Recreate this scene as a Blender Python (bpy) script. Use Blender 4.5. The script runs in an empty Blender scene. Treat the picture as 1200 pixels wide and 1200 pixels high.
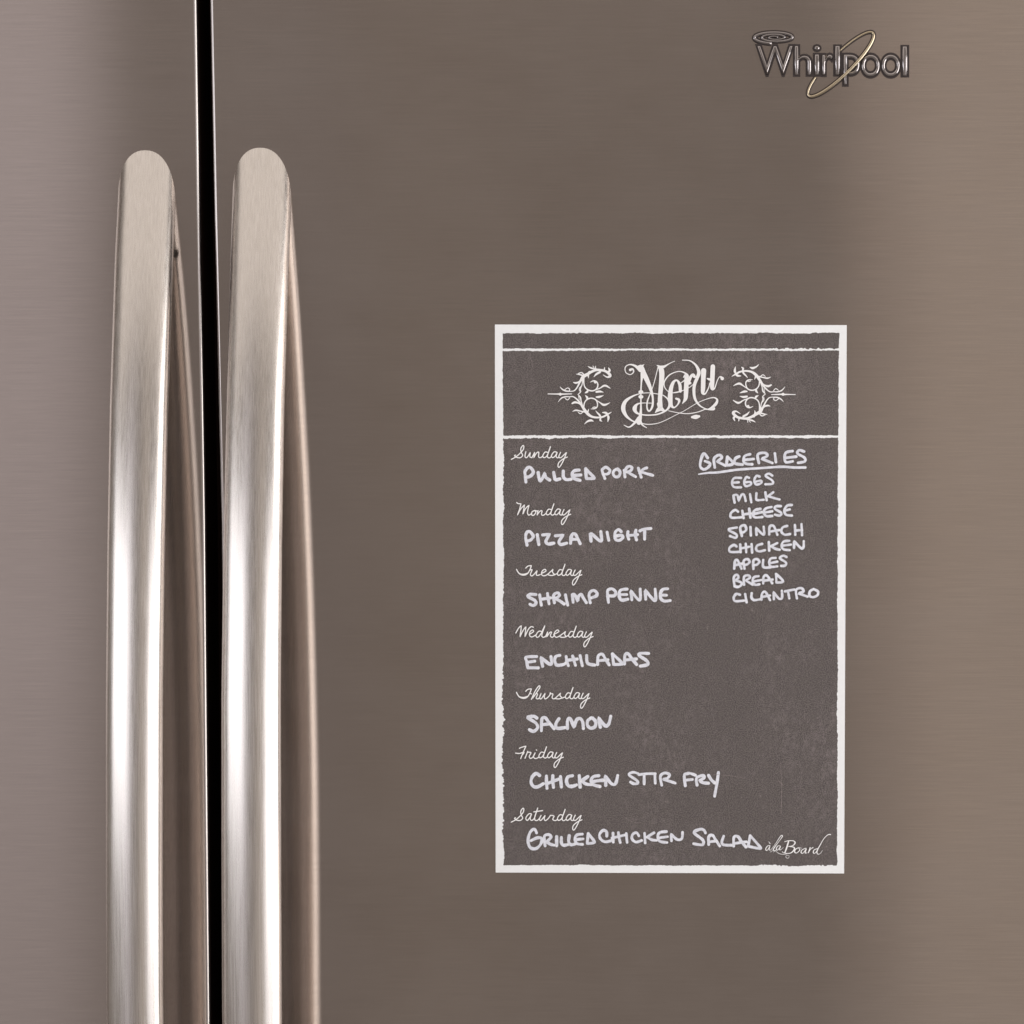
import bpy, bmesh, math, random
from mathutils import Vector, noise
R = math.radians
random.seed(7)
scene = bpy.context.scene
COL = scene.collection

# ------------------------------------------------------------------ camera
D = 2.6                      # metres from the doors
PX = 0.00065                 # metres on the door per photo pixel (1200 px wide photo)
F = D / PX                   # focal length in photo pixels
X0 = 1050.0                  # column of the optical axis (the photo is cropped to the left of it)
TH = R(3.47)                 # the camera looks down a little
cam_d = bpy.data.cameras.new('camera')
cam_d.sensor_width = 36.0
cam_d.lens = F / 1200.0 * 36.0
cam_d.shift_x = (600.0 - X0) / 1200.0
cam_d.clip_end = 60.0
cam = bpy.data.objects.new('camera', cam_d)
cam.location = (0, -D, 0)
cam.rotation_euler = (R(90) - TH, 0, 0)
COL.objects.link(cam)
scene.camera = cam

# ------------------------------------------------------------------ world and lamps
world = bpy.data.worlds.new('World')
scene.world = world
world.use_nodes = True
bg = world.node_tree.nodes['Background']
bg.inputs[0].default_value = (1.0, 0.865, 0.765, 1)
bg.inputs[1].default_value = 0.245

def area(name, loc, target, w, h, radiance, color):
    l = bpy.data.lights.new(name, 'AREA')
    l.shape = 'RECTANGLE'
    l.size = w
    l.size_y = h
    l.energy = radiance * math.pi * w * h
    l.color = color
    o = bpy.data.objects.new(name, l)
    o.location = loc
    d = Vector(target) - Vector(loc)
    o.rotation_euler = d.to_track_quat('-Z', 'Y').to_euler()
    COL.objects.link(o)
    return o

HC = Vector((-0.53, 0, -0.15))
def polar(az, el, r):
    a, e = R(az), R(el)
    return HC + Vector((math.sin(a) * math.cos(e), -math.cos(a) * math.cos(e), math.sin(e))) * r
area('window_light_left', polar(-43, 2.0, 3.6), HC, 3.3, 1.35, 2.05, (0.97, 0.97, 1.0))
area('pale_fill_left', (-2.10, -3.9, -0.1), (-2.10, 0, -0.1), 1.2, 3.2, 0.17, (0.95, 0.91, 1.0))  # added lamp, not a wall: gives the pale zone at the door's left
area('pale_fill_far_left', (-2.18, -3.92, -0.1), (-2.18, 0, -0.1), 1.2, 3.2, 0.17, (0.95, 0.91, 1.0))  # second added lamp, softens the edge of the pale zone
area('pale_fill_upper_left', (-2.10, -3.94, 1.1), (-2.10, 0, 1.1), 1.2, 1.8, 0.12, (0.95, 0.92, 1.0))  # added lamp, strengthens the pale zone towards the top
area('cool_fill_left', (-2.0, -6.03, 0.0), (-2.0, 0, 0.0), 1.2, 5.4, 0.022, (0.40, 0.55, 1.0))  # added dim blue lamp, cools the steel's tone on the left
area('faint_band', (-1.12, -6.02, -1.3), (-1.12, 0, -1.3), 0.34, 3.4, 0.02, (1.0, 0.85, 0.7))  # added lamp for one faint upright band reflected in the steel
area('softbox_right', polar(42, -4, 3.4), HC, 1.7, 1.8, 2.15, (1.0, 0.98, 0.99))
area('side_fill_right', polar(82, -1, 2.8), HC, 2.1, 2.3, 4.0, (1.0, 0.96, 0.92))  # added fill lamp, brightens the handles' right sides and their mirror images
area('ceiling_bounce', polar(0, 56, 4.2), HC, 14.0, 4.0, 0.66, (1.0, 0.90, 0.81))
area('warm_fill_right', (1.13, -6.0, 0.0), (1.13, 0, 0.0), 2.2, 5.4, 0.27, (1.0, 0.87, 0.74))  # added lamp, not a wall: lighter warm zone reflected at the right
area('warm_fill_upper', (-0.05, -6.01, 1.4), (-0.05, 0, 1.4), 0.15, 3.0, 0.21, (1.0, 0.84, 0.72))  # added strip lamp, carries the warm zone further left higher up
area('warm_fill_lower', (-0.05, -6.01, -1.6), (-0.05, 0, -1.6), 0.16, 3.0, 0.09, (1.0, 0.84, 0.72))  # added dimmer strip lamp, same zone lower down

scene.view_settings.view_transform = 'Standard'
scene.view_settings.look = 'None'
scene.view_settings.exposure = 0.13
scene.view_settings.gamma = 1.0

# ------------------------------------------------------------------ helpers
def at(u, v, d=0.0):
    """the point of the plane y = -d that stands behind photo pixel u, v"""
    a = (u - X0) / F
    b = (600.0 - v) / F
    dy = math.cos(TH) + b * math.sin(TH)
    dz = b * math.cos(TH) - math.sin(TH)
    t = (D - d) / dy
    return Vector((a * t, -d, dz * t))

def link(name, me, mat=None, parent=None):
    if mat:
        for m in (mat if isinstance(mat, (list, tuple)) else [mat]):
            me.materials.append(m)
    o = bpy.data.objects.new(name, me)
    COL.objects.link(o)
    if parent:
        o.parent = parent
        o.matrix_parent_inverse = parent.matrix_world.inverted()
    return o

def thing(name, label, cat, loc=(0, 0, 0)):
    o = bpy.data.objects.new(name, None)
    COL.objects.link(o)
    o.location = loc
    o.matrix_world.translation = loc
    o.empty_display_size = 0.05
    o['label'] = label
    o['category'] = cat
    return o

class MB:
    def __init__(s):
        s.v, s.f, s.m = [], [], []
    def vert(s, p):
        s.v.append(tuple(p)); return len(s.v) - 1
    def face(s, idx, m=0):
        s.f.append(tuple(idx)); s.m.append(m)
    def build(s, name, mat, parent=None, smooth=False, org=None):
        me = bpy.data.meshes.new(name)
        me.from_pydata(s.v, [], s.f)
        for p, m in zip(me.polygons, s.m):
            p.material_index = m
            p.use_smooth = smooth
        me.update()
        return link(name, me, mat, parent)

def crom(pts, sub=6):
    """Catmull-Rom through 2..4-component points; a doubled point is a corner"""
    if len(pts) < 3:
        a, b = pts[0], pts[-1]
        n = 4
        return [tuple(a[k] + (b[k] - a[k]) * i / n for k in range(len(a))) for i in range(n + 1)]
    out = []
    n = len(pts)
    for i in range(n - 1):
        p1, p2 = pts[i], pts[i + 1]
        if p1[:2] == p2[:2]:
            continue
        p0 = pts[i - 1] if i > 0 else p1
        p3 = pts[i + 2] if i + 2 < n else p2
        for k in range(sub):
            t = k / sub
            out.append(tuple(0.5 * (2 * b + (c - a) * t + (2 * a - 5 * b + 4 * c - d) * t * t + (3 * b - a - 3 * c + d) * t ** 3)
                             for a, b, c, d in zip(p0, p1, p2, p3)))
    out.append(tuple(pts[-1]))
    return out

# ------------------------------------------------------------------ materials
def mat(name):
    m = bpy.data.materials.new(name)
    m.use_nodes = True
    return m, m.node_tree, m.node_tree.nodes['Principled BSDF']

def node(nt, typ, **kw):
    n = nt.nodes.new(typ)
    for k, v in kw.items():
        setattr(n, k, v)
    return n

def noise_on(nt, scale3, detail=2.0, scale=1.0, coord='Object', rough=0.5, loc=(0, 0, 0)):
    tc = node(nt, 'ShaderNodeTexCoord')
    mp = node(nt, 'ShaderNodeMapping')
    mp.inputs['Scale'].default_value = scale3
    mp.inputs['Location'].default_value = loc
    nz = node(nt, 'ShaderNodeTexNoise')
    nz.inputs['Scale'].default_value = scale
    nz.inputs['Detail'].default_value = detail
    nz.inputs['Roughness'].default_value = rough
    nt.links.new(tc.outputs[coord], mp.inputs[0])
    nt.links.new(mp.outputs[0], nz.inputs['Vector'])
    return nz.outputs['Fac']

def ramp(nt, fac, lo, hi, a, b):
    r = node(nt, 'ShaderNodeMapRange')
    r.inputs['From Min'].default_value = lo
    r.inputs['From Max'].default_value = hi
    r.inputs['To Min'].default_value = a
    r.inputs['To Max'].default_value = b
    nt.links.new(fac, r.inputs['Value'])
    return r.outputs['Result']

def mixc(nt, fac, a, b):
    m = node(nt, 'ShaderNodeMix', data_type='RGBA')
    if isinstance(fac, float):
        m.inputs[0].default_value = fac
    else:
        nt.links.new(fac, m.inputs[0])
    for i, c in ((6, a), (7, b)):
        if isinstance(c, tuple):
            m.inputs[i].default_value = c + (1,)
        else:
            nt.links.new(c, m.inputs[i])
    return m.outputs[2]

def brushed_door():
    m, nt, b = mat('brushed_stainless_door')
    out = nt.nodes['Material Output']
    g = node(nt, 'ShaderNodeBsdfAnisotropic')
    g.distribution = 'BECKMANN'
    g.inputs['Roughness'].default_value = 0.185
    g.inputs['Anisotropy'].default_value = 0.78
    tan = node(nt, 'ShaderNodeCombineXYZ')
    tan.inputs[0].default_value = 1.0      # the grain runs level: reflections smear up and down
    nt.links.new(tan.outputs[0], g.inputs['Tangent'])
    fine = noise_on(nt, (28.0, 28.0, 1700.0), 2.0)
    mid = noise_on(nt, (8.0, 8.0, 420.0), 3.0, loc=(4, 0, 2))
    soft = noise_on(nt, (5.0, 5.0, 7.0), 4.0, loc=(1, 3, 0))
    c1 = mixc(nt, ramp(nt, fine, .3, .7, 0.0, 1.0), (.425, .368, .334), (.492, .428, .388))
    c2 = mixc(nt, ramp(nt, mid, .3, .7, 0.0, .30), c1, (.39, .338, .306))
    c3 = mixc(nt, ramp(nt, soft, .35, .75, 0.0, .22), c2, (.53, .47, .435))
    nt.links.new(c3, g.inputs['Color'])
    bp = node(nt, 'ShaderNodeBump')
    bp.inputs['Strength'].default_value = 0.04
    bp.inputs['Distance'].default_value = 0.0001
    nt.links.new(fine, bp.inputs['Height'])
    nt.links.new(bp.outputs[0], g.inputs['Normal'])
    # a trace of dull film on the steel
    dif = node(nt, 'ShaderNodeBsdfDiffuse')
    dif.inputs[0].default_value = (.31, .28, .265, 1)
    mx = node(nt, 'ShaderNodeMixShader')
    film = noise_on(nt, (9.0, 9.0, 14.0), 5.0, loc=(6, 2, 4), rough=.65)
    nt.links.new(ramp(nt, film, .30, .72, .09, .19), mx.inputs[0])
    nt.links.new(g.outputs[0], mx.inputs[1])
    nt.links.new(dif.outputs[0], mx.inputs[2])
    nt.links.new(mx.outputs[0], out.inputs['Surface'])
    nt.nodes.remove(b)
    return m

def brushed_handle():
    m, nt, b = mat('brushed_stainless_handle')
    b.inputs['Metallic'].default_value = 1.0
    b.inputs['Anisotropic'].default_value = 0.3
    geo = node(nt, 'ShaderNodeNewGeometry')
    cr = node(nt, 'ShaderNodeVectorMath', operation='CROSS_PRODUCT')
    cr.inputs[1].default_value = (0, 0, 1)
    nt.links.new(geo.outputs['Normal'], cr.inputs[0])
    nt.links.new(cr.outputs[0], b.inputs['Tangent'])
    fine = noise_on(nt, (1900.0, 300.0, 22.0), 2.0)
    mid = noise_on(nt, (500.0, 300.0, 6.0), 2.0)
    c1 = mixc(nt, ramp(nt, fine, .3, .7, 0.0, 1.0), (.55, .523, .508), (.69, .66, .642))
    c2 = mixc(nt, ramp(nt, mid, .3, .7, 0.0, .35), c1, (.60, .57, .54))
    nt.links.new(c2, b.inputs['Base Color'])
    nt.links.new(ramp(nt, fine, .3, .7, .25, .30), b.inputs['Roughness'])
    bp = node(nt, 'ShaderNodeBump')
    bp.inputs['Strength'].default_value = 0.03
    bp.inputs['Distance'].default_value = 0.0002
    nt.links.new(fine, bp.inputs['Height'])
    nt.links.new(bp.outputs[0], b.inputs['Normal'])
    return m

def simple(name, col, rough=.5, metal=0.0, spec=.5):
    m, nt, b = mat(name)
    f = noise_on(nt, (300, 300, 300), 3.0)
    c = mixc(nt, ramp(nt, f, .3, .7, 0.0, 1.0), tuple(x * .985 for x in col), tuple(min(1, x * 1.015) for x in col))
    nt.links.new(c, b.inputs['Base Color'])
    b.inputs['Roughness'].default_value = rough
    b.inputs['Metallic'].default_value = metal
    b.inputs['Specular IOR Level'].default_value = spec
    return m

def chalk_print():
    m, nt, b = mat('printed_slate_grey')
    grain = noise_on(nt, (1250, 1250, 1250), 1.5, rough=.7)
    grain2 = noise_on(nt, (620, 620, 620), 2.0, loc=(3, 1, 5))
    streak = noise_on(nt, (210, 210, 150), 6.0, rough=.85)
    cloud = noise_on(nt, (13, 13, 10), 5.0, loc=(2, 0, 9), rough=.6)
    spark = noise_on(nt, (330, 330, 230), 3.0, loc=(7, 0, 1), rough=.8)
    c = mixc(nt, ramp(nt, grain, .36, .64, 0.0, 1.0), (.054, .048, .049), (.178, .155, .155))
    c = mixc(nt, ramp(nt, grain2, .35, .70, 0.0, .35), c, (.140, .128, .115))
    # chalky bloom: patches where the streaks show through
    mul = node(nt, 'ShaderNodeMath', operation='MULTIPLY')
    nt.links.new(ramp(nt, streak, .46, .76, 0.0, 1.0), mul.inputs[0])
    nt.links.new(ramp(nt, cloud, .44, .68, 0.03, .60), mul.inputs[1])
    c = mixc(nt, mul.outputs[0], c, (.36, .31, .32))
    c = mixc(nt, ramp(nt, spark, .66, .78, 0.0, .55), c, (.42, .37, .36))
    nt.links.new(c, b.inputs['Base Color'])
    b.inputs['Roughness'].default_value = .62
    b.inputs['Specular IOR Level'].default_value = .25
    return m

def marker(name, col, lo, hi):
    m, nt, b = mat(name)
    f = noise_on(nt, (900, 900, 900), 2.0)
    c = mixc(nt, ramp(nt, f, .3, .7, 0.0, 1.0), tuple(x * .9 for x in col), col)
    nt.links.new(c, b.inputs['Base Color'])
    b.inputs['Roughness'].default_value = .55
    b.inputs['Specular IOR Level'].default_value = .2
    f2 = noise_on(nt, (230, 230, 230), 3.0, loc=(5, 5, 5))
    nt.links.new(ramp(nt, f2, .35, .65, lo, hi), b.inputs['Alpha'])
    return m

M_DOOR = brushed_door()
M_HANDLE = brushed_handle()
M_DARK = simple('black_gasket_rubber', (.030, .014, .011), .7, 0, .1)
M_EDGE = simple('polished_door_edge', (.46, .43, .42), .30, 1.0)
M_BODY = simple('dark_grey_painted_steel', (.035, .033, .032), .5)
M_SHEET = simple('white_magnetic_sheet', (.89, .92, .95), .5, 0, .3)
M_PRINT = chalk_print()
M_WHITE = simple('white_print', (.90, .91, .93), .5, 0, .25)
M_INK = marker('chalk_marker_ink', (.85, .88, .98), .85, 1.0)
M_INKPOOL = marker('chalk_marker_pool', (.90, .92, .98), .95, 1.0)
M_SCUFF = marker('faint_scuff', (.42, .36, .36), .25, .6)
M_CHROME = simple('dull_chrome', (.36, .34, .345), .17, 1.0)
M_GOLD = simple('pale_brass', (.56, .485, .36), .25, 1.0)
M_BACK = simple('dark_badge_outline', (.055, .045, .045), .5, .6)  # for the dark outlines around the badge pieces
M_HOLE = simple('dark_set_screw', (.03, .025, .022), .45, .5)

# ------------------------------------------------------------------ refrigerator
fridge = thing('refrigerator', 'brushed stainless steel refrigerator with two doors and two long bowed handles', 'refrigerator', (0, 0, -1.35))

def interp(tab, y):
    if y <= tab[0][0]:
        (a, p), (b, q) = tab[0], tab[1]
    elif y >= tab[-1][0]:
        return tab[-1][1]
    else:
        for (a, p), (b, q) in zip(tab, tab[1:]):
            if a <= y <= b:
                break
    return p + (q - p) * (y - a) / (b - a)

SEAM_L = [(0, 230.2), (235, 233.7), (475, 238.2), (615, 240.3), (815, 242.0), (1180, 245.3), (1400, 247)]
SEAM_R = [(0, 245.6), (235, 250.2), (475, 255.6), (615, 259.0), (815, 261.0), (1180, 264.0), (1400, 266)]
ZTOP, ZBOT = at(600, -420).z, at(600, 2250).z

def seam_x(tab, z):
    # photo row of this height, then the measured edge there
    v = 600 - (z + math.tan(TH) * D) / PX * 0.997
    return at(interp(tab, max(-60, min(1400, v))), max(-60, min(1400, v)), 0).x

def door(tab, side, xfar, label):
    rr = .0024
    mb = MB()
    eb = MB()
    zs = [ZBOT + (ZTOP - ZBOT) * i / 90 for i in range(91)]
    rows, erows = [], []
    for z in zs:
        e = seam_x(tab, z)
        # side = +1: the seam edge is this door's right edge
        prof = [(xfar, .055), (xfar, rr)]
        for k in range(1, 6):
            a = k / 6 * math.pi / 2
            prof.append((xfar + side * rr * (1 - math.cos(a)), rr * (1 - math.sin(a))))
        xe = e - side * rr
        n = 14
        for k in range(n + 1):
            prof.append((xfar + side * rr + (xe - side * 0 - xfar - side * rr) * k / n, 0.0))
        rows.append([mb.vert((x, y, z)) for x, y in prof])
        ep = []
        for k in range(0, 9):
            a = k / 8 * math.pi / 2
            ep.append((xe + side * rr * math.sin(a), rr * (1 - math.cos(a))))
        ep.append((e, .006))
        erows.append([eb.vert((x, y, z)) for x, y in ep])
    for m_, rws in ((mb, rows), (eb, erows)):
        for r0, r1 in zip(rws, rws[1:]):
            for i in range(len(r0) - 1):
                q = (r0[i], r0[i + 1], r1[i + 1], r1[i])
                m_.face(q if side > 0 else q[::-1])
    o = mb.build('door', M_DOOR, fridge, True)
    o['label'] = label
    eb.build('edge_trim', M_EDGE, o, True)
    # top and bottom of the slab, then the black liner behind the steel skin
    lb = MB()
    r = []
    for z in zs:
        e = seam_x(tab, z)
        r.append([lb.vert(p) for p in ((e, .006, z), (e - side * .002, .0065, z), (e - side * .002, .058, z), (xfar, .058, z))])
    for a, b in zip(r, r[1:]):
        for i in range(3):
            q = (a[i], a[i + 1], b[i + 1], b[i])
            lb.face(q if side > 0 else q[::-1])
    for rw, zz in ((r[0], ZBOT), (r[-1], ZTOP)):
        e = seam_x(tab, zz)
        k0 = lb.vert((xfar, .0012, zz)); k1 = lb.vert((e, .0012, zz))
        lb.face((k0, k1, rw[1], rw[2], rw[3]))
    lb.build('door_liner', M_DARK, o)
    return o

door_l = door(SEAM_L, +1, at(-360, 600).x, 'narrow stainless door left of the black gap')
door_r = door(SEAM_R, -1, at(1380, 600).x, 'wide stainless door right of the black gap')

def box(mb, x0, x1, y0, y1, z0, z1, m=0):
    v = [mb.vert((x, y, z)) for x in (x0, x1) for y in (y0, y1) for z in (z0, z1)]
    for q in ((0, 1, 3, 2), (4, 6, 7, 5), (0, 4, 5, 1), (2, 3, 7, 6), (0, 2, 6, 4), (1, 5, 7, 3)):
        mb.face([v[i] for i in q], m)

mb = MB()
box(mb, at(-360, 600).x, at(1380, 600).x, .066, .66, ZBOT - .02, ZTOP + .02)
mb.build('cabinet', M_BODY, fridge)
mb = MB()
xs = at(245, 600).x
box(mb, xs - .035, xs + .035, .059, .065, ZBOT, ZTOP)
mb.build('gasket', M_DARK, fridge)

# handles: a convex bar bowing out of the door skin
HL_L = [(165, 141.5), (235, 138.6), (300, 135.2), (475, 129.3), (640, 126.3), (815, 124.6), (1000, 124.6), (1180, 125.2)]
HL_R = [(165, 208.0), (235, 205.6), (300, 203.0), (475, 197.0), (640, 193.3), (815, 191.0), (1000, 190.7), (1180, 191.2)]
HR_L = [(165, 274.8), (235, 272.8), (300, 270.6), (475, 265.4), (640, 262.0), (815, 259.8), (1000, 259.9), (1180, 260.6)]
HR_R = [(165, 342.5), (235, 341.2), (300, 338.6), (475, 333.2), (640, 330.4), (815, 329.0), (1000, 329.4), (1180, 330.2)]
DM = .084
def bow(v):
    t = (v - 233.0) / (1180.0 - 233.0)
    if t < 0:
        return DM * 2.6 * t
    return DM * (1 - max(0.0, 1 - t) ** 2.6)

def handle(tl, tr, top, parent, label, hole=None):
    NS = 56
    hf, hb = .0125, .0150
    def ring(v, mirror_z=None):
        d = bow(v - (top - 174))
        vv = min(v, 1180)
        pl = at(interp(tl, vv), vv, d); pr = at(interp(tr, vv), vv, d)
        z = at(600, v, d).z
        cx, a = (pl.x + pr.x) / 2, (pr.x - pl.x) / 2
        return cx, a, d, z
    vs = [top - 25 + i * 6 for i in range(20)] + [top + 95 + i * 14 for i in range(1, 66)]
    rings = []
    for v in vs:
        if v <= 1180:
            rings.append(ring(v))
    zmid = rings[-1][3]
    for cx, a, d, z in reversed(rings[:-1]):
        rings.append((rings[-1][0] * .0 + cx_last(rings, cx), a, d, 2 * zmid - z))
    mb = MB()
    prev = None
    for i, (cx, a, d, z) in enumerate(rings):
        i0, i1 = max(0, i - 1), min(len(rings) - 1, i + 1)
        dz = rings[i1][3] - rings[i0][3]
        dd = rings[i1][2] - rings[i0][2]
        L = math.hypot(dz, dd)
        # in-plane normal of the path (points out of the door)
        ny, nz = (-abs(dz) / L), (-dd / L) * (1 if dz > 0 else -1) * 1
        cur = []
        for k in range(NS):
            th = 2 * math.pi * k / NS
            c, s = math.cos(th), math.sin(th)
            if s >= 0:
                n_, h = 2.1 + .25 * max(0.0, 1 - i / 16), hf
            else:
                n_, h = 2.0, hb
            x = a * math.copysign(abs(c) ** (2 / n_), c)
            q = h * math.copysign(abs(s) ** (2 / n_), s)
            cur.append(mb.vert((cx + x, -d + ny * q, z + nz * q)))
        if prev:
            for k in range(NS):
                mb.face((prev[k], cur[k], cur[(k + 1) % NS], prev[(k + 1) % NS]))
        prev = cur
    o = mb.build('handle', M_HANDLE, parent, True)
    o['label'] = label
    if hole:
        cx, a, d, z = ring(hole)
        bm = bmesh.new()
        bmesh.ops.create_uvsphere(bm, u_segments=20, v_segments=12, radius=1.0)
        for v_ in bm.verts:
            v_.co = Vector((cx + a * .86 + v_.co.x * .0028, -d + .0060 + v_.co.y * .0028, z + v_.co.z * .0044))
        me = bpy.data.meshes.new('set_screw')
        bm.to_mesh(me); bm.free()
        link('set_screw', me, M_HOLE, o)
    return o

def cx_last(rings, cx):
    return rings[-1][0]

handle(HL_L, HL_R, 175.5, door_l, 'bowed handle on the narrow door, with a small screw near its top', hole=296)
handle(HR_L, HR_R, 172.5, door_r, 'bowed handle on the wide door')

# ------------------------------------------------------------------ badge
badge = bpy.data.objects.new('badge', None)
COL.objects.link(badge)
badge.location = at(972, 75)
badge.matrix_world.translation = badge.location
badge.parent = fridge
badge.matrix_parent_inverse = fridge.matrix_world.inverted()
badge['label'] = 'raised metal lettering with a swirl and an oval ring'

def glyph_mesh(ch, offset=0.0, extrude=0.0, bevel=0.0):
    cu = bpy.data.curves.new('glyph', 'FONT')
    cu.body = ch
    cu.size = 1.0
    cu.resolution_u = 8
    cu.offset = offset
    cu.extrude = extrude
    cu.bevel_depth = bevel
    cu.bevel_resolution = 1
    o = bpy.data.objects.new('glyph', cu)
    COL.objects.link(o)
    dg = bpy.context.evaluated_depsgraph_get()
    me = bpy.data.meshes.new_from_object(o.evaluated_get(dg))
    bpy.data.objects.remove(o)
    return me

def put_glyph(name, ch, x0, y0, x1, y1, d0, height, bev, grow, material, parent):
    base = glyph_mesh(ch)
    xs = [v.co.x for v in base.vertices]; ys = [v.co.y for v in base.vertices]
    a, b = at(x0, y1), at(x1, y0)
    sx = (b.x - a.x) / (max(xs) - min(xs)); sz = (b.z - a.z) / (max(ys) - min(ys))
    s = (sx + sz) / 2
    me = glyph_mesh(ch, offset=(grow - bev) / s, extrude=max(1e-4, (height - bev)) / s, bevel=bev / s)
    for v in me.vertices:
        x, y, z = v.co
        v.co = (a.x + (x - min(xs)) * sx, -d0 - z * s, a.z + (y - min(ys)) * sz)
    me.name = name
    me.materials.clear()
    me.flip_normals() if False else None
    return link(name, me, material, parent)

GL = [('W', 887.4, 53.8, 929.2, 88), ('h', 931.2, 53.8, 950.6, 88), ('i', 954.2, 53.6, 960.6, 88), ('r', 963.6, 63.8, 976.6, 88),
      ('l', 978.6, 53.8, 984.4, 88), ('p', 988.6, 63.8, 1007.4, 99.5), ('o', 1009.4, 63.8, 1031, 90), ('o', 1033, 63.8, 1054.6, 90), ('l', 1057.4, 54.4, 1063.2, 89)]
for i, (ch, x0, y0, x1, y1) in enumerate(GL):
    put_glyph('letter', ch, x0, y0, x1, y1, 0, .0017, .0010, 0.0, M_CHROME, badge)
    put_glyph('letter_outline', ch, x0, y0, x1, y1, 0, .0003 + i * .00001, .0, .0013, M_BACK, badge)  # dark outline, a little wider than the letter

def tube(mb, pts, NS=10, closed=False):
    """pts: (Vector, radius_in_plane, radius_depth)"""
    n = len(pts)
    prev = None; first = None
    for i, (p, ra, rb) in enumerate(pts):
        q0 = pts[(i - 1) % n][0] if closed or i > 0 else p
        q1 = pts[(i + 1) % n][0] if closed or i < n - 1 else p
        t = (q1 - q0); t.y = 0
        t.normalize()
        side = Vector((t.z, 0, -t.x))
        cur = []
        for k in range(NS):
            th = 2 * math.pi * k / NS
            cur.append(mb.vert(p + side * (ra * math.cos(th)) + Vector((0, -1, 0)) * (rb * math.sin(th))))
        if prev:
            for k in range(NS):
                mb.face((prev[k], prev[(k + 1) % NS], cur[(k + 1) % NS], cur[k]))
        else:
            first = cur
        prev = cur
    if closed:
        for k in range(NS):
            mb.face((prev[k], prev[(k + 1) % NS], first[(k + 1) % NS], first[k]))
    else:
        mb.face(first[::-1]); mb.face(prev)

# swirl over the W
def swirl(grow, depth):
    mb = MB()
    pts = []
    T = 2.75
    for i in range(150):
        s = i / 149
        th = R(100) + s * T * 2 * math.pi
        rr = 1 - .9 * s ** .92
        p = at(908.8 + 27.0 * rr * math.cos(th) - 0.8 * s, 44.0 + 7.1 * rr * math.sin(th))
        w = (1.75 - .9 * s) * PX + grow * (1 - .5 * s)
        p.y = -depth - s * 1e-6
        pts.append((p, w, (.0009 if grow == 0 else .0003)))
    tube(mb, pts)
    return mb
swirl(0, .0006).build('swirl', M_CHROME, badge, True)
swirl(.0009, .0001).build('swirl_outline', M_BACK, badge, True)
# oval ring
for nm, mt, grow, lift in (('ring', M_GOLD, 0, 1), ('ring_outline', M_BACK, .0008, 0)):
    mb = MB()
    pts = []
    for i in range(110):
        th = R(-80 + 313 * i / 109)          # the ring dives behind the letters on its upper left side
        al, pe = 52.5 * math.cos(th), 12.3 * math.sin(th) + 0.8
        u = 984.8 + .715 * al + .70 * pe
        v = 74.8 - .70 * al + .715 * pe
        f = .5 + .5 * math.sin(th)
        p = at(u, v)
        p.y = -(.0001 + .0024 * f ** 2.5) if lift else -.0001
        pts.append((p, (1.15 + .7 * f) * PX + grow, .0008 if lift else .0003))
    tube(mb, pts)
    mb.build(nm, mt, badge, True)

# ------------------------------------------------------------------ menu board
board = thing('menu_board', 'dark grey menu sheet with white border and chalk writing on the stainless refrigerator door', 'menu board', at(786, 702))
TS = .0008
C = [(580.1, 380.3), (992.3, 381.0), (989.2, 1023.4), (581.0, 1022.3)]
mb = MB()
fr = [mb.vert(at(u, v, 0) + Vector((0, -TS, 0))) for u, v in C]
bk = [mb.vert(at(u, v, 0) + Vector((0, -.0001, 0))) for u, v in C]
mb.face(fr[::-1]); mb.face(bk)
for i in range(4):
    j = (i + 1) % 4
    mb.face((fr[i], fr[j], bk[j], bk[i]))
mb.build('sheet', M_SHEET, board)

def flat(u, v, lift):
    p = at(u, v, 0)
    p.y = -TS - lift
    return p

def nz(a, b, s):
    return noise.noise(Vector((a * s, b * s, 3.7)))

def ragged(p0, p1, amp, seed, fine=1.0):
    """points from p0 towards p1 with a torn print edge; amp(v or u) in pixels"""
    L = math.hypot(p1[0] - p0[0], p1[1] - p0[1])
    n = int(L / .9)
    tx, ty = (p1[0] - p0[0]) / L, (p1[1] - p0[1]) / L
    out = []
    for i in range(n):
        s = L * i / n
        x, y = p0[0] + tx * s, p0[1] + ty * s
        a = amp(x, y) if callable(amp) else amp
        k = nz(s, seed, .035) * .9 + nz(s, seed + 9, .16) * .8 + nz(s, seed + 23, .55) * .8 * fine
        out.append((x - ty * k * a, y + tx * k * a))
    return out

def panel(name, corners, amps, seed):
    ins = 4.5
    cx = sum(c[0] for c in corners) / 4; cy = sum(c[1] for c in corners) / 4
    inner = [(u + (ins if u < cx else -ins), v + (ins if v < cy else -ins)) for u, v in corners]
    mb = MB()
    loop_o, loop_i = [], []
    for i in range(4):
        o_ = ragged(corners[i], corners[(i + 1) % 4], amps[i], seed + i * 31)
        a, b = inner[i], inner[(i + 1) % 4]
        for k, p in enumerate(o_):
            t = k / len(o_)
            loop_o.append(mb.vert(flat(p[0], p[1], .00004)))
            loop_i.append(mb.vert(flat(a[0] + (b[0] - a[0]) * t, a[1] + (b[1] - a[1]) * t, .00004)))
    n = len(loop_o)
    for i in range(n):
        j = (i + 1) % n
        mb.face((loop_o[i], loop_i[i], loop_i[j], loop_o[j]))
    q = [mb.vert(flat(u, v, .00004)) for u, v in inner]
    mb.face(q[::-1])
    return mb.build(name, M_PRINT, board)

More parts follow.
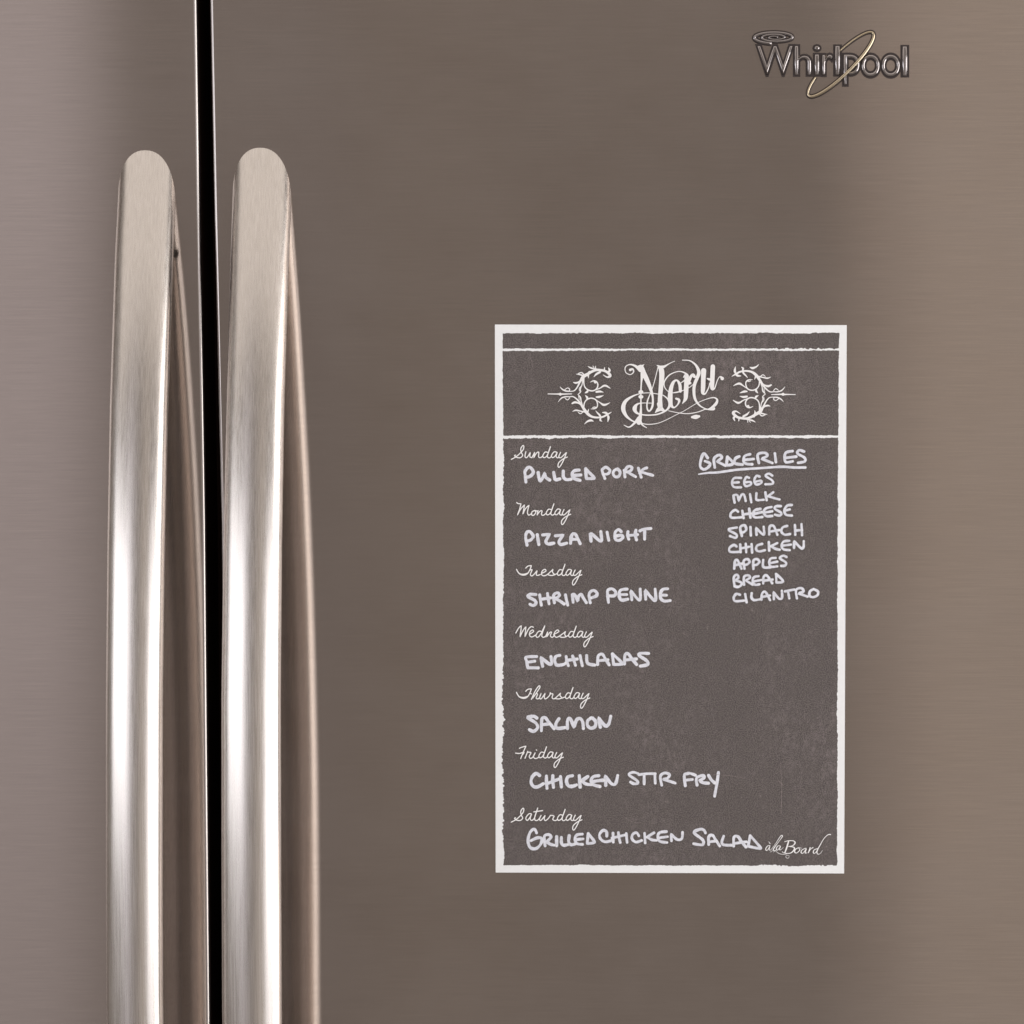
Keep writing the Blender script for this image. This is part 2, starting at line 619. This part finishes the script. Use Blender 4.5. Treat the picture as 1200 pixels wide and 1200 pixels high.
o = panel('printed_panel', [(589.3, 390.6), (983.8, 390.2), (983.3, 408.6), (589.2, 408.4)], [.9, .35, lambda x, y: .7 + (1.0 if x > 900 else 0), .35], 3)
o['label'] = 'narrow grey strip along the top of the sheet'
o = panel('printed_panel', [(589.2, 411.2), (983.2, 410.8), (982.2, 510.2), (590.0, 510.2)], [.7, .8, .7, .5], 11)
o['label'] = 'grey header band behind the word Menu'
o = panel('printed_panel', [(590.2, 513.6), (982.0, 512.8), (981.0, 1014.2), (590.3, 1013.6)],
          [lambda x, y: 1.3 if x < 700 else .8, .9, lambda x, y: 1.9 if x > 890 else .7, lambda x, y: 2.6 if 780 < y < 985 else 1.2], 19)
o['label'] = 'large grey writing area of the sheet'

LIFT = [.00008]
def ribbon(mb, pts, rough=0.0, cap=True, pool=False):
    """pts: (u, v, w) in photo pixels; laid on the sheet, its height rising a touch along the stroke"""
    base = LIFT[0]
    LIFT[0] += .0000035
    n = len(pts)
    rise = .000012
    L, Rr = [], []
    for i, (u, v, w) in enumerate(pts):
        a = pts[max(0, i - 1)]; b = pts[min(n - 1, i + 1)]
        tx, ty = b[0] - a[0], b[1] - a[1]
        l = math.hypot(tx, ty) or 1
        tx, ty = tx / l, ty / l
        h = w / 2
        if rough:
            h *= 1 + rough * (nz(u * 7, v * 7, .13) * 1.3)
        lf = base + rise * i / max(1, n - 1)
        L.append(mb.vert(flat(u - ty * h, v + tx * h, lf)))
        Rr.append(mb.vert(flat(u + ty * h, v - tx * h, lf)))
    for i in range(n - 1):
        mb.face((L[i], L[i + 1], Rr[i + 1], Rr[i]))
    if cap:
        for i, ex in ((0, 0), (n - 1, 1)):
            u, v, w = pts[i]
            a = pts[1] if i == 0 else pts[-2]
            dx, dy = u - a[0], v - a[1]
            th0 = math.atan2(dy, dx)
            lf = base + (rise if i else 0)
            c = [mb.vert(flat(u + w / 2 * math.cos(th0 + t), v + w / 2 * math.sin(th0 + t), lf)) for t in [math.pi * (k / 8 - .5) for k in range(9)]]
            mb.face(c)
        if pool:
            u, v, w = pts[-1]
            c = [mb.vert(flat(u + w * .33 * math.cos(t), v + w * .33 * math.sin(t), base + rise + .0000015)) for t in [math.tau * k / 10 for k in range(10)]]
            mb.face(c, 1)

def parse(s):
    return [[tuple(float(c) for c in p.split(',')) for p in st.split()] for st in s.split('|')]

def word(name, label, org, sc, s, w, material, off=(0, 0), rough=0.0, pool=False, sub=6, rot180=None, parent=None, wvar=0.0):
    mb = MB()
    for st in parse(s):
        pts = []
        for p in st:
            u = org[0] + (p[0] + off[0]) / sc
            v = org[1] + (p[1] + off[1]) / sc
            ww = (p[2] / sc if len(p) > 2 else w)
            if rot180:
                u, v = 2 * rot180[0] - u, 2 * rot180[1] - v
            pts.append((u, v, ww))
        pts = crom(pts, sub)
        if wvar:
            k0 = random.random() * 50
            pts = [(u, v, w_ * (1 + wvar * nz(k0 + i, 2, .22))) for i, (u, v, w_) in enumerate(pts)]
        pts = [(u, v, max(.25, w_)) for u, v, w_ in pts]
        ribbon(mb, pts, rough, True, pool)
    o = mb.build(name, material, board)
    if label:
        o['label'] = label
    return o

def hand(label, org, sc, s, w=3.5):
    return word('handwritten_word', label, org, sc, s, w * 1.02, [M_INK, M_INKPOOL], rough=.12, pool=True, wvar=.22)

# --- handwriting
hand('chalk marker word PULLED', (595, 515), 10,
     '215,498 208,430 205,370 255,322 302,380 265,430 215,442|358,388 368,450 382,485 410,450 436,392 436,392 445,440 492,474|540,385 548,430 562,470 612,462|652,370 655,440 690,470 742,465|838,358 778,368 755,410 778,455 848,478|775,420 858,415|915,342 918,400 922,458 922,458 1008,455 1008,440 960,390 922,350', 3.7)
hand('chalk marker word PORK', (690, 535), 10,
     '155,160 172,210 190,258|158,152 200,124 248,160 228,200 182,208|350,155 305,158 286,198 310,236 352,230 368,185 342,148 318,148|415,160 425,238|422,165 462,116 508,126 490,165 445,180|450,178 500,208 550,236|582,135 596,180 615,240|680,132 640,148 608,178|618,180 680,200 752,220', 3.3)
hand('chalk marker word PIZZA', (595, 585), 10,
     '228,538 212,450 222,392 258,378 296,420 298,445 265,480 225,488|348,415 356,470 366,530|410,418 492,410 492,410 452,480 452,505 478,524 542,514|560,428 652,418 652,418 604,488 604,512 628,530 692,514|738,515 745,440 770,402 800,418 850,520|752,470 815,468')
hand('chalk marker word NIGHT', (690, 605), 10,
     '28,290 18,200 18,200 50,218 128,286 152,280 148,230 142,178|215,185 235,280|380,178 350,155 315,180 305,225 318,272 362,280 398,250 385,222 330,228|460,180 456,225 470,268|468,225 572,214|553,162 546,215 560,274|600,170 650,150 728,142|656,165 655,268')
hand('chalk marker word SHRIMP', (595, 655), 10,
     '332,416 262,414 240,440 320,486 330,522 300,545 262,530|376,420 384,480 395,540|388,472 505,455|468,405 475,460 486,525|548,512 540,425 585,395 608,425 575,455 555,460 555,460 610,490 662,526|678,420 690,480 705,540|768,506 758,412 758,412 790,425 822,495 822,495 828,445 862,410 884,450 922,510|968,512 955,410 1000,368 1044,392 1040,430 980,455')
hand('chalk marker word PENNE', (690, 675), 10,
     '232,308 222,220 225,165 275,150 315,185 302,228 240,232|450,152 378,162 356,205 364,255 390,282 458,270|365,216 445,216|506,278 494,172 494,172 578,272 605,262 603,152|668,270 662,165 662,165 758,277 785,265 778,152|925,148 868,156 840,205 845,262 885,292 955,286|855,222 912,224')
hand('chalk marker word ENCHILADAS', (595, 728), 10,
     '340,412 218,420 224,470 236,544 236,544 360,545|225,480 318,466|410,525 390,420 390,420 476,492 516,498 508,412|612,398 565,412 552,462 578,512 650,506 682,488|686,412 695,470 712,520|698,456 815,442|762,406 778,460 795,515|850,402 862,460 876,520|926,400 938,490 1022,512|1055,505 1062,405 1110,385 1140,430 1190,510|1070,460 1175,450|1228,382 1242,505 1242,505 1330,502 1342,488 1228,378|1370,500 1375,396 1412,380 1450,430 1512,506|1382,452 1510,440|1652,376 1560,374 1538,398 1628,460 1642,505 1555,524')
hand('chalk marker word SALMON', (595, 800), 10,
     '342,412 305,392 238,408 330,470 352,525 305,568 255,548|396,560 402,425 440,408 475,450 545,538|410,490 492,480|602,420 566,480 582,532 672,524|702,535 702,442 732,418 780,520 780,520 808,436 850,418 880,460 888,535|1000,412 945,435 934,490 968,530 1022,515 1032,455 990,412 968,415|1086,520 1066,408 1066,408 1142,502 1185,480 1208,392', 3.7)
hand('chalk marker word CHICKEN on the Friday line', (595, 870), 10,
     '375,385 335,362 290,400 275,462 302,512 352,518 418,482|455,392 456,460 462,535|460,482 600,428|530,388 530,450 538,525|620,398 630,520|760,388 708,402 690,452 712,505 758,512 808,495|840,388 850,520|940,398 862,452|870,450 920,485 985,492|1068,388 1004,400 978,448 1004,492 1080,514|985,462 1050,448 1130,440|1150,500 1145,392 1145,392 1215,480 1265,480 1290,385', 3.8)
hand('chalk marker word STIR', (690, 885), 10,
     '578,212 520,198 470,226 560,290 574,325 530,332 490,312|588,226 680,215 780,215|650,228 650,335|775,222 780,325|856,350 840,245 890,206 946,225 925,265 870,280 870,280 940,300 1015,325', 3.1)
hand('chalk marker word FRY', (790, 890), 10,
     '132,305 120,185 150,165 190,160 250,182|130,240 215,232|270,298 264,215 340,185 352,212 300,245 300,245 340,270 402,276|405,185 440,240 478,272|520,150 505,260 475,428', 3.5)
hand('chalk marker word GRILLED', (595, 942), 10,
     '340,338 325,305 300,295 260,340 240,430 265,508 330,522 388,470 398,405 350,395 275,428|440,490 432,378 482,358 508,388 460,440 460,440 500,470 548,482|575,382 575,488|630,390 632,460 660,482 705,475|722,370 716,440 742,475 790,468|876,352 812,362 788,410 812,462 878,472|800,416 885,408|945,345 932,464 932,464 1012,452 1012,430 945,345', 3.4)
hand('chalk marker word CHICKEN on the Saturday line', (690, 955), 10,
     '212,245 208,192 165,180 126,230 145,285 200,312 290,290|285,210 288,315|275,268 350,250 425,232|348,205 355,260 370,320|440,215 450,320|588,242 560,205 516,225 508,278 555,315 620,296|655,210 662,325|765,206 680,258|690,258 740,288 795,295|910,192 832,204 810,252 832,305 918,320|825,266 925,252|970,300 965,220 965,220 1035,284 1090,275 1100,202', 3.2)
hand('chalk marker word SALAD', (800, 955), 10,
     '268,208 250,175 205,165 135,205 235,288 240,340 200,346 130,334|306,342 306,255 350,235 385,285 435,360|320,312 398,300|482,245 460,310 478,346 572,352|598,362 602,258 650,252 690,310 742,372|612,330 745,312|792,240 768,364 768,364 900,390 905,370 792,240', 3.3)
hand('chalk marker heading GROCERIES', (810, 520), 8,
     '155,132 120,90 95,140 85,210 118,240 160,220 178,185 130,162|222,222 215,140 262,105 288,130 242,165 242,165 322,205|340,122 330,202 330,202 385,192 385,165 340,122|452,118 415,138 410,182 482,195|552,98 502,115 492,165 520,188 572,192|510,150 588,142|635,180 625,100 690,85 715,112 660,140 660,140 762,180|785,90 795,172|950,68 890,82 875,130 890,172 952,164|885,132 985,120|1058,72 1012,60 998,92 1062,130 1064,165 1002,178', 3.2)
word('marker_underline', 'wavy marker underline beneath the groceries heading', (810, 520), 8,
     '70,285,12 160,272,20 250,268,22 440,242,24 650,228,22 850,215,24 960,222,24 1070,222,26', 2.6, [M_INK, M_INKPOOL], rough=.1, pool=True)
hand('chalk marker word EGGS', (845, 550), 10,
     '235,100 155,102 130,155 152,205 235,210|140,156 208,150|328,98 295,92 270,150 290,195 345,180 348,148 292,150|452,84 415,76 390,130 412,176 470,160 468,132 412,142|600,72 560,50 522,75 600,130 602,168 520,174', 2.8)
hand('chalk marker word MILK', (845, 550), 10,
     '160,390 145,305 145,305 190,300 208,370 208,370 238,300 270,298 290,370|340,290 355,385|415,280 412,345 430,360 500,355|520,270 535,360|612,268 548,315|560,315 620,335 685,352', 2.8)
hand('chalk marker word CHEESE', (845, 550), 10,
     '200,495 165,475 115,515 125,565 240,560|250,485 265,570|255,528 350,515|330,460 345,565|462,462 398,478 375,525 400,562 485,557|382,522 478,500|592,440 525,458 500,502 530,546 600,545|508,506 600,490|702,430 645,432 632,462 705,508 690,540 632,530|830,416 775,425 742,480 762,530 830,540|752,482 805,468', 3.0)
hand('chalk marker word SPINACH', (845, 605), 10,
     '186,130 105,145 95,165 180,212 172,250 106,230|245,230 226,130 275,105 296,150 270,182 232,190|345,125 350,225|416,215 410,135 410,135 488,210 506,200 500,120|565,210 570,122 618,115 660,215|588,176 685,160|775,112 722,130 708,180 748,214 810,206|866,100 870,215|872,166 950,160|943,90 950,220', 2.9)
hand('chalk marker word CHICKEN in the groceries list', (845, 605), 10,
     '182,352 150,335 100,370 110,415 215,415|225,330 230,418|225,376 330,356|290,320 296,420|358,325 365,425|482,322 424,342 412,388 448,410 515,396|560,300 565,400|660,312 582,352|590,352 640,380 688,390|800,286 735,295 710,340 732,385 805,395|722,342 820,330|856,370 856,290 856,290 936,370 966,360 970,290', 2.9)
hand('chalk marker word APPLES', (845, 650), 10,
     '155,162 165,75 195,65 240,162|175,120 250,102|275,162 265,75 308,50 335,80 310,110 272,120|380,165 380,70 420,50 450,80 420,115 386,120|495,60 492,130 520,150 580,145|640,36 582,45 564,100 590,140 660,135|580,96 660,80|768,26 730,10 690,40 760,90 750,125 705,130', 2.9)
hand('chalk marker word BREAD', (845, 650), 10,
     '160,370 150,268 185,232 205,265 168,300 168,300 235,322 236,355 200,376 160,368|270,350 270,260 318,240 340,265 290,300 290,300 372,350|440,250 388,262 370,310 400,350 450,345|382,312 470,295|495,335 500,258 540,245 600,332|510,302 605,290|645,225 650,325 650,325 718,320 720,295 645,225', 2.9)
hand('chalk marker word CILANTRO', (845, 650), 10,
     '222,468 180,458 150,500 168,542 270,536|283,460 300,555|360,450 358,500 388,530 460,520|475,525 480,458 520,435 575,530|490,492 575,476|620,520 615,435 615,435 678,512 715,502 713,420|750,428 860,406|785,428 800,510|890,510 880,412 940,390 966,428 910,452 910,452 1015,490|1085,402 1042,428 1038,478 1078,496 1130,472 1134,428 1085,402', 2.9)

# --- printed script day names
DAY = '470,150 440,147 414,188 428,212 465,185 505,78 505,78 468,190 488,215 512,200|576,148 545,145 515,188 530,212 560,190 582,150 582,150 570,200 590,214 604,200|622,150 600,202 624,212 660,180 692,150 692,150 655,245 612,320 592,315 600,272 650,228 700,205'
CAP_S = '192,78 180,70 156,105 162,150 178,185 150,212 105,208 82,188 95,182|45,232 100,202 150,158 185,115 192,78'
CAP_T = '214,105 240,82 280,76 280,76 262,125 232,172,26 190,190,22 140,175,16 105,118,10'.replace('232,172,26', '232,172').replace('190,190,22', '190,188').replace('140,175,16', '140,172').replace('105,118,10', '105,120')
SW = 1.28
def day(label, org, s, off):
    mb_name = 'printed_word'
    o = word(mb_name, label, org, 10, s + '|' + '|'.join(' '.join('%g,%g' % (float(p.split(',')[0]) + off[0], float(p.split(',')[1]) + off[1]) for p in st.split()) for st in DAY.split('|')), SW, M_WHITE)
    return o
def sh(s, dx, dy):
    return '|'.join(' '.join('%g,%g' % (float(p.split(',')[0]) + dx, float(p.split(',')[1]) + dy) for p in st.split()) for st in s.split('|'))
day('white script word Sunday', (595, 515), CAP_S + '|215,142 205,198 228,210 268,150 268,150 262,200 284,212|286,212 318,148 318,148 308,214 308,214 338,160 366,148 364,200 386,212 412,195', (0, 0))
day('white script word Monday', (595, 585), '108,38 125,50 158,52 158,52 140,120 116,185 116,185 150,120 200,62 200,62 180,175 180,175 210,110 252,68 252,68 234,150 248,185 272,172|318,130 288,148 284,182 308,186 332,150 318,130 352,140|358,132 346,185 346,185 380,140 404,136 398,178 422,186 450,165', (40, -30))
day('white script word Tuesday', (595, 655), CAP_T + '|105,120 135,166 185,178 235,165|265,130 288,125 268,180 292,195 348,135 348,135 336,182 356,190 385,180|398,168 448,142 440,120 408,138 398,175 420,195 465,182 535,118 535,118 526,150 546,178 520,192 480,186|546,186 580,170', (170, -22))
day('white script word Wednesday', (595, 728), '98,135 130,78 162,50 162,50 156,110 146,182 146,182 180,110 216,60 216,60 205,180 205,180 240,100 275,62 304,68|255,152 304,120 292,100 262,125 260,165 285,182 330,160|404,118 366,116 334,160 346,186 382,160 440,45 440,45 402,160 420,186 440,176|444,180 472,120 472,120 460,182 460,182 494,132 516,126 502,168 525,186 545,165|540,152 600,120 586,100 555,125 550,165 575,186 625,160 682,116 682,116 670,150 682,178 645,187 615,180|680,182 710,165', (302, -28))
day('white script word Thursday', (595, 800), sh(CAP_T, 0, -7) + '|105,110 135,158 185,170 235,158|265,125 280,128|280,192 322,100 366,36 380,50 350,100 292,185 292,185 330,130 352,132 336,176 358,186 378,165 396,118 396,118 376,170 394,186 442,120 442,120 430,170 448,186 490,150 505,110 505,110 500,128 532,130 522,172 545,186 580,160 622,118 622,118 616,150 636,172 602,187 556,182|636,180 672,165', (264, -29))
day('white script word Friday', (595, 870), '140,66 165,54 216,40 216,40 185,110 155,186|95,122 140,126 192,112 182,135|205,182 240,96 240,96 236,112 275,116 255,160 270,184 300,165 326,115 326,115 305,160 320,184 350,180 370,165|338,85 342,88', (-46, -35))
day('white script word Saturday', (595, 942), sh(CAP_S, 0, -22) + '|278,112 248,115 215,162 232,190 262,155 282,115 282,115 266,170 285,190 312,168 330,120 356,40 356,40 322,140 322,185 348,190 375,165 396,126 396,126 376,172 392,190 442,130 442,130 430,172 446,192 480,165 504,130 504,130 545,140 530,178 560,192 585,178|308,90 412,75', (172, -22))
word('printed_word', 'small white script maker mark in the lower right corner of the sheet', (880, 962), 10,
     '225,285,8 195,290,9 174,325,11 190,342,8 225,290,7 225,290,10 214,335,9 238,335,5|210,240,5 226,262,9|235,335,5 290,262,6 350,172,9 370,178,11 330,235,6 265,325,13 280,345,9 302,335,5|345,290,8 315,290,9 298,325,12 315,337,8 350,290,7 350,290,10 335,332,9 355,330,6 380,308,4|442,235,16 420,310,18 398,368,14|395,240,7 440,228,10 500,230,10 518,255,16 490,285,10 440,296,7|450,296,7 505,305,14 505,338,17 460,374,10 390,372,8 368,356,7|555,310,8 522,330,12 514,362,14 540,370,8 574,335,11 558,310,7 595,315,5|645,315,8 602,335,10 588,366,13 612,372,8 650,320,8 650,320,13 636,370,12 660,368,5|695,308,12 672,375,12 672,375,6 702,325,7 728,310,12|790,318,8 742,335,10 732,368,13 755,370,7 800,300,8 850,212,8 900,160,9 932,155,13|820,262,8 775,350,14 785,385,8 815,375,5 838,342,4|295,350,4 330,378,6 390,388,5 430,378,4|225,362,4 262,340,4|262,362,4 290,345,4|450,402,4 418,398,4 412,425,5 438,432,5 450,412,4', .8, M_WHITE)

# --- ornate heading
word('printed_word', 'ornate white word Menu with swashes', (720, 415), 8.571,
     '160,158,26 186,150,18 194,180,12 160,205,9 116,182,9 112,130,10 155,104,12 210,118,24 262,160,40|'
     '245,118,12 270,130,46 295,190,50 330,262,46 362,340,34 386,430,20 384,520,22 352,572,16 330,540,16 334,470,14 372,372,9 402,280,8 440,130,9|270,125,30 300,104,5|'
     '284,190,40 273,280,16 268,380,15 268,480,15 268,560,22 262,620,34 248,685,50|98,712,7 150,732,14 200,695,22 245,640,30|326,738,7 285,712,16 258,668,30|260,380,34 276,380,34|260,428,34 276,428,34|'
     '428,112,6 445,120,20 470,150,50 478,210,52 470,320,46 460,440,44 462,530,50|500,560,10 455,550,46 412,586,8|450,500,44 470,545,44 515,574,8|460,135,40 500,125,26 530,108,14 570,86,8 608,70,6|'
     '440,400,9 350,388,8 260,396,9 180,425,18 112,475,34 90,545,44 118,615,30 170,662,16 215,682,12|'
     '385,492,7 290,490,9 232,502,20 205,545,44 222,585,26 270,605,15 350,612,13 440,602,15 520,565,18 555,515,26 540,455,16 490,412,10 440,400,9|'
     '265,690,8 330,704,9 420,697,8 500,670,7 620,610,6 700,570,6 830,492,7 930,450,8 1000,436,12 1034,460,20 1015,505,30 960,545,14 920,555,9|'
     '545,568,7 640,588,8 740,597,9 840,580,9 925,548,9|'
     '664,372,30 658,305,32 628,262,18 592,285,30 568,355,42 562,440,48 572,510,34 600,536,16 638,505,14 652,462,26 622,446,20|'
     '590,388,9 640,380,14 700,360,8 760,330,8 812,285,9|'
     '548,382,7 508,335,10 504,275,13 556,208,12 640,174,9 700,184,14 735,215,26 728,245,18 670,288,8|'
     '695,232,10 722,215,36 724,300,46 720,400,44 714,450,36 684,496,6|750,300,16 762,240,30 790,205,26 805,225,30|750,296,22 764,290,22|'
     '685,60,8 760,66,12 820,112,22 850,180,36 832,240,34 808,300,32 800,370,30 812,450,26 858,515,16 930,552,11 995,552,24 1004,540,16|'
     '780,632,22 818,630,44 852,624,24|'
     '898,165,52 894,260,46 892,340,44 890,388,34 915,395,16 946,340,11 958,290,9|935,245,14 955,252,26|'
     '990,125,46 986,220,46 982,320,42 985,352,24 1010,338,13 1036,262,9 1062,226,12 1084,244,36', 1, M_WHITE)

FIL = ('150,558,12 250,560,16 300,560,22 322,562,44 345,562,22 400,560,18 485,558,12|'
       '470,522,12 520,512,16 562,462,20 602,384,28 642,320,46 700,284,42 760,248,36 830,222,34 900,226,34 960,240,34 1012,280,40 1020,308,40 980,322,22 924,290,8|'
       '318,458,6 350,492,18 400,517,20 470,522,13|385,500,12 425,474,12 455,492,14 448,515,14|505,395,10 540,404,26 590,386,24 630,330,20|'
       '545,280,6 585,284,18 640,300,22|575,272,12 620,258,16 648,280,16|710,170,6 750,192,22 810,207,20 870,215,16|780,165,8 795,186,12|818,168,10 818,200,14|'
       '945,188,12 940,230,22|1000,192,12 1016,230,32 988,254,20|795,318,8 830,280,28 880,252,30|720,335,8 715,290,28 732,250,30|'
       '650,335,26 655,420,17 680,478,18 740,512,20 800,510,19 842,470,18 850,422,20 830,386,18 790,374,18 746,392,8|795,378,10 812,402,24 832,390,10|'
       '820,500,16 880,478,16 930,446,26 970,446,28 1025,480,8|830,530,28 880,524,30 930,536,6|670,545,10 700,528,32 716,500,14|'
       '635,330,14 630,420,14 604,490,16 608,530,16 570,566,10|622,440,8 590,480,10 592,520,10|'
       '440,600,12 500,596,17 550,628,20 600,684,28 650,762,38 700,830,42 760,875,32 840,890,26 920,880,26 980,850,26 1040,815,8|'
       '295,668,6 340,617,18 400,598,17 450,598,13|388,618,10 425,642,13 456,612,12|490,692,22 530,676,32 580,690,20 622,724,14|'
       '495,805,6 540,788,22 600,798,18 662,812,20|570,812,8 605,836,14 638,815,12|665,980,8 700,948,22 750,930,32 786,942,12|'
       '820,795,6 846,826,20 880,862,26 888,900,22 884,926,28 908,944,8|915,820,12 960,824,32 990,846,24|985,850,16 1000,890,34 990,950,8|'
       '650,762,22 662,684,16 700,636,19 760,618,19 820,640,19 846,700,16 836,746,18 800,765,18 752,770,6|775,752,10 805,742,14 832,750,10|'
       '675,580,8 700,608,32 700,642,14|830,602,20 870,600,32 930,580,6|820,640,14 880,680,16 930,712,32 980,702,22 1020,680,6|'
       '570,566,8 604,606,22 616,660,15 636,722,14|578,590,8 590,640,10|702,830,30 722,772,8')
word('printed_ornament', 'white scrollwork left of the word Menu', (630, 415), 12, FIL, 1, M_WHITE, sub=4)
word('printed_ornament', 'white scrollwork right of the word Menu', (630, 415), 12, FIL, 1, M_WHITE, sub=4, rot180=(787.3, 461.9))

# --- faint scratches printed on the grey
for s, w in (('778,902 800,904 850,908 876,912', .55), ('915,892 916,930 915,962', .45), ('913,915 918,920', .6), ('731,956 740,962 752,964', .5),
             ('781,689 790,687', .55), ('776,1007 780,1004', .8), ('622,418 625,430', .6), ('785,560 787,562', .9), ('850,585 856,586', .8), ('662,872 668,876 675,874 677,870', .4),
             ('800,741 806,745', .5), ('609,470 611,480', .5), ('957,420 959,430', .45), ('812,1009 813,1010', .8), ('934,560 940,566', .4)):
    word('scratch_mark', None, (0, 0), 1, s, w, M_SCUFF, rough=.5)
# pale flecks
mb = MB()
for k in range(260):
    u = random.uniform(594, 978); v = random.choice([random.uniform(414, 508), random.uniform(517, 1010), random.uniform(517, 1010), random.uniform(517, 1010)])
    if random.random() < .4:
        u = 594 + abs(random.gauss(0, 30))
    r = random.uniform(.25, .62)
    mb_pts = [flat(u + r * math.cos(t), v + r * math.sin(t) * random.uniform(.7, 1.3), .00006) for t in [math.tau * i / 6 for i in range(6)]]
    mb.face([mb.vert(p) for p in mb_pts])
o = mb.build('chalk_fleck', M_SCUFF, board)
o['kind'] = 'stuff'
